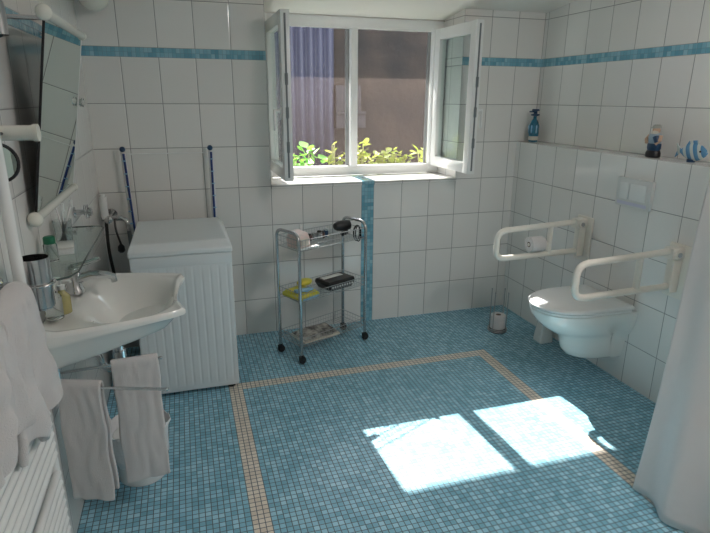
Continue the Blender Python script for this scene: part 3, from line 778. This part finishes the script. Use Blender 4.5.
# flush plate
t = thing('flush_plate', 'white dual button flush plate on the tiled ledge wall above the toilet', 'flush plate', (XP, -1.148, 1.05))
m = MB(); m.box((-.022, -.118, -.075), (0, .118, .075), .005); m.build('plate', 'plate_grey', t)
m = MB(); m.box((-.027, -.09, -.035), (-.0225, .018, .052), .002); m.build('button', 'plastic_w', t)
m = MB(); m.box((-.027, .028, -.035), (-.0225, .09, .052), .002); m.build('button', 'plastic_w', t)
m = MB(); m.box((-.0245, -.10, -.064), (-.0225, .10, -.047), .001); m.build('strip', 'lilac', t)
# brush, paper stand
t = thing('toilet_brush', 'white toilet brush in its holder on the floor behind the toilet', 'toilet brush', (1.77, -.66, 0)); t.scale = (.85, .85, 1)
m = MB(); m.rings([[V((cx * s_, cy * s_, z)) for cx, cy in ((-.055, -.05), (.055, -.05), (.055, .05), (-.055, .05))] for s_, z in ((1, 0), (1, .02), (.85, .10), (.72, .15))]); m.build('holder', 'plastic_w', t, bevel=.008)
m = MB(); m.cyl((0, 0, .15), (.0, .02, .345), .006, 10); m.ball((0, .02, .345), .009); m.build('brush_handle', 'grey', t)
t = thing('paper_roll_stand', 'wire cylinder stand for spare toilet rolls on the floor in the back corner', 'paper roll stand', (1.575, -.42, 0))
m = MB()
for z in (.008, .02): m.tube([V((.062 * cos(a * PI / 12), .062 * sin(a * PI / 12), z)) for a in range(24)], .004, 6, loop=True)
for k in range(4):
    a = k * PI / 2 + .5; m.cyl((.062 * cos(a), .062 * sin(a), .006), (.062 * cos(a), .062 * sin(a), .285), .0035, 8)
    m.ball((.062 * cos(a), .062 * sin(a), .287), .0055, n=8)
m.build('wire_frame', 'dark_chrome', t)
m = MB(); m.lathe([(.062, .001), (.062, .004)], n=24); m.build('base', 'black', t)
def roll(label, loc, ax):
    prof = [(.018, -.048), (.047, -.048), (.05, -.045), (.05, .045), (.047, .048), (.018, .048), (.018, -.048)]
    m = MB(); m.bm.free(); m.bm = bmesh.new()
    rs = []
    for r, z in prof:
        rs.append([(r * cos(2 * PI * k / 28), r * sin(2 * PI * k / 28), z) if ax == 'Z' else (z, r * cos(2 * PI * k / 28), r * sin(2 * PI * k / 28)) for k in range(28)])
    m.rings(rs, cap=False); o = m.build('toilet_roll', 'terry'); tag(o, label, 'toilet roll'); o.location = loc; core(o, ax); return o
def core(o, ax):
    m = MB(); a, b = ((0, 0, -.0475), (0, 0, .0475)) if ax == 'Z' else ((-.0475, 0, 0), (.0475, 0, 0)); m.cyl(a, b, .0175, 18); m.build('cardboard_core', 'red', o)
roll('spare toilet roll at the bottom of the wire cylinder stand', (1.575, -.42, .0695), 'Z')
roll('toilet roll on the holder of the grab rail farther from the curtain', (1.532, -.805, .7135), 'X').scale = (.95, .9, .9)

# ------------------------------------------------------------------ grab rails
def grab(label, y, paper):
    t = thing('grab_rail', label, 'grab rail', (XP, y, -.008))
    m = MB(); m.box((-.012, -.066, .598), (0, .066, .868), .006); m.build('wall_plate', 'cream', t)
    m = MB(); m.box((-.085, -.03, .80), (-.012, .03, .858), .010); m.cyl((-.055, -.04, .828), (-.055, .04, .828), .021, 16); m.box((-.06, -.022, .63), (-.012, .022, .80), .008); m.build('hinge_bracket', 'cream', t)
    a = [(-.06, 0, .838), (-.593, 0, .814), (-.595, 0, .650), (-.05, 0, .660)]
    m = MB(); m.tube(rounded(a, .06, 8), .0165, 14); m.build('rail_tube', 'cream', t)
    m = MB(); m.tube([(-.245, 0, .828), (-.245, 0, .655)], .0155, 14); m.build('strut', 'cream', t)
    m = MB(); m.cyl((-.055, -.044, .828), (-.055, -.039, .828), .012, 12); m.build('bolt', 'chrome', t)
    if paper:
        m = MB(); m.tube(rounded([(-.245, 0, .7215), (-.36, 0, .7215)], .01) if False else [(-.245, 0, .7215), (-.385, 0, .7215)], .010, 12); m.build('roll_holder', 'cream', t)
grab('cream fold-down grab rail with a paper roll, on the window side of the toilet', -.805, True)
grab('cream fold-down grab rail without paper, beside the white curtain', -1.485, False)

# ------------------------------------------------------------------ ledge ornaments
LZ = 1.236
t = thing('blue_bottle', 'blue glass bottle with dark stopper in the corner of the tiled ledge', 'bottle', (1.94, -.09, LZ))
m = MB(); m.lathe([(.022, 0), (.030, .004), (.034, .06), (.033, .11), (.022, .14), (.012, .155), (.011, .175)], n=24); m.build('bottle_body', 'teal_glass', t)
m = MB(); m.lathe([(.0312, .014), (.033, .018), (.0345, .036), (.034, .04)], n=24); m.build('label_band', 'beard', t)
m = MB(); m.lathe([(.012, .173), (.028, .178), (.03, .186), (.012, .19), (.012, .206), (.026, .21), (.022, .22)], n=20); m.box((-.045, -.008, .198), (.0, .008, .208), .003); m.build('stopper', 'navy', t)
m = MB()
for a in (2.6, 3.6, 4.6):
    for z in (.075, .10): m.ball((.0335 * cos(a), .0335 * sin(a), z), .010, .5, .5, 1.6, 8)
m.build('white_decor', 'skyblue', t)

t = thing('sailor_figurine', 'sailor figurine with grey cap, pale beard and blue jacket on the ledge', 'figurine', (1.94, -1.145, LZ))
m = MB(); m.lathe([(.032, 0), (.036, .004), (.036, .022), (.031, .034), (.02, .038)], n=24, sx=.9, sy=1.12); m.build('base', 'black', t)
m = MB(); m.lathe([(.024, .034), (.032, .04), (.034, .062), (.031, .072), (.034, .085), (.036, .105), (.028, .118), (.014, .122), (.012, .126)], n=20, sx=.8, sy=1.05); m.build('body', 'shirt', t)
m = MB(); m.lathe([(.030, .034), (.0345, .045), (.0345, .066), (.033, .070)], n=20, sx=.83, sy=1.06); m.build('trousers', 'navy', t)
for sy, q in ((1, (-.028, .026, .074)), (-1, (-.027, -.03, .068))):
    m = MB(); m.tube([(-.003, sy * .034, .108), (-.014, sy * .043, .088), q], [.011, .010, .008], 10); m.build('arm', 'skin', t)
m = MB(); m.tube([(-.018, -.02, .105), (-.02, -.036, .075)], [.016, .013], 10); m.build('dark_bundle', 'navy', t)
m = MB(); m.ball((-.001, 0, .136), .0195, 1, .95, 1.1); m.ball((-.021, 0, .136), .004, n=8); m.build('head', 'skin', t)
m = MB(); m.ball((-.008, 0, .124), .0185, .9, 1.0, .9); m.build('beard', 'beard', t)
m = MB(); m.lathe([(.019, .146), (.0215, .15), (.021, .158), (.012, .164)], n=18); m.box((-.030, -.014, .146), (-.012, .014, .150), .002); m.build('cap', 'greycap', t)

t = thing('fish_figurine', 'blue and white striped fish figurine at the right end of the ledge', 'figurine', (1.94, -1.378, LZ), PI); t.scale = (1.1, 1.22, 1.12)
prof = [(.066, .004), (.058, .016), (.04, .03), (.015, .037), (-.012, .034), (-.035, .022), (-.05, .011), (-.055, .008)]
m = MB(); m.rings([[V((.013 * min(1, h / .03 + .2) * cos(k * PI / 10), y, .042 + h * sin(k * PI / 10))) for k in range(20)] for y, h in prof]); m.build('body', 'fish', t)
m = MB()
m.poly([(-.003, -.048, .042), (-.003, -.078, .074), (-.003, -.070, .042), (-.003, -.078, .012)], (.006, 0, 0)); m.build('tail', 'fish', t, bevel=.001)
m = MB(); m.poly([(-.003, .03, .070), (-.003, .015, .092), (-.003, -.02, .088), (-.003, -.035, .062), (-.003, 0, .072)], (.006, 0, 0)); m.build('dorsal_fin', 'fish', t, bevel=.001)
m = MB(); m.cyl((0, 0, 0), (0, 0, .012), .016, 16); m.build('base', 'navy', t)
m = MB(); m.ball((.012, .044, .048), .0045, n=8); m.build('eye', 'black', t)

# ------------------------------------------------------------------ shower curtain
t = thing('shower_curtain', 'white shower curtain hanging to the floor at the right edge', 'curtain', (1.30, -2.0, 0))
def cur(u, v):
    y = -1.30 * u; z = .008 + 2.07 * v
    low = (1 - v)
    fold = (.022 + .016 * low) * sin(u * 30 + .6 + .8 * v) * sm01(u * 4) + .026 * nz(u * 11 + v * 1.5, v * 2.6) * sm01(u * 8 + .2)
    return V((-.05 + .16 * v * .97 + .045 * u * low + fold, y - .012 * low * sin(v * 7), z))
m = MB(); m.grid(cur, 150, 60); m.build('cloth', 'curtain', t, solid=.0025)
m = MB(); m.tube([(.105, .05, 2.10), (.105, -1.40, 2.10)], .0125, 12); m.cyl((.105, .05, 2.10), (.105, .05, ZC(-1.95) + .005), .008, 8); m.cyl((.105, -1.35, 2.10), (.105, -1.35, ZC(-3.35) + .005), .008, 8); r = m.build('rail', 'chrome', t)
for k in range(9):
    m = MB(); m.tube([V((.105 + .02 * cos(a * PI / 8), -.02 - k * .157, 2.094 + .02 * sin(a * PI / 8))) for a in range(16)], .002, 6, loop=True); m.build('ring', 'chrome', t)

# ------------------------------------------------------------------ fill lamp, added out of view to brighten the room
t = thing('fill_lamp', 'round opal fill lamp added on the ceiling out of view', 'lamp', (1.25, -2.75, ZC(-2.75)))
EMIT = 66.0
mm = mat('fill_glow', (.8, .8, .78), .4); mm.node_tree.nodes['Principled BSDF'].inputs['Emission Color'].default_value = (1, .92, .87, 1); mm.node_tree.nodes['Principled BSDF'].inputs['Emission Strength'].default_value = EMIT; M['lit'] = mm
m = MB(); m.lathe([(.19, .05), (.19, -.03), (.185, -.035)], n=32); m.build('base_plate', 'plastic_w', t)
m = MB(); m.lathe([(.18, -.036), (.175, -.06), (.14, -.085), (.08, -.1), (.001, -.105)], n=32); m.build('lamp_shade', 'lit', t)

# ------------------------------------------------------------------ light, camera
L = bpy.data.lights.new('sun', 'SUN'); L.energy = 21; L.angle = math.radians(.53); L.color = (1, .95, .88)
lo = bpy.data.objects.new('sun', L); COL.objects.link(lo)
lo.rotation_euler = V((.092, -1.28, -1)).to_track_quat('-Z', 'Y').to_euler(); lo.location = (-.5, 6, 6)
wd = bpy.data.worlds.new('sky'); sc.world = wd; wd.use_nodes = True
bg = wd.node_tree.nodes['Background']; bg.inputs[0].default_value = (.82, .91, 1, 1); bg.inputs[1].default_value = 5.0

yaw, pitch, roll_ = .2996, .2977, .0056
cy, sy, cp, sp, cr, sr = cos(yaw), sin(yaw), cos(pitch), sin(pitch), cos(roll_), sin(roll_)
fw = V((sy * cp, cy * cp, -sp)); rt = V((cy, -sy, 0)); up = rt.cross(fw)
r2 = rt * cr + up * sr; u2 = up * cr - rt * sr
cam = bpy.data.cameras.new('camera'); co = bpy.data.objects.new('camera', cam); COL.objects.link(co)
cam.sensor_width = 36; cam.lens = 548.65 / 710 * 36; cam.clip_start = .02
co.matrix_world = Matrix(((r2.x, u2.x, -fw.x, -.3872), (r2.y, u2.y, -fw.y, -3.4552), (r2.z, u2.z, -fw.z, 1.5208), (0, 0, 0, 1)))
sc.camera = co
vs = sc.view_settings; vs.view_transform = 'Standard'; vs.look = 'None'; vs.exposure = 0; vs.gamma = 1
try: vs.use_curve_mapping = False
except Exception: pass
sc.cycles.max_bounces = 10; sc.cycles.diffuse_bounces = 6; sc.cycles.transparent_max_bounces = 16
sc.cycles.caustics_reflective = False; sc.cycles.caustics_refractive = False
sc.cycles.use_denoising = True; sc.cycles.sample_clamp_indirect = 6
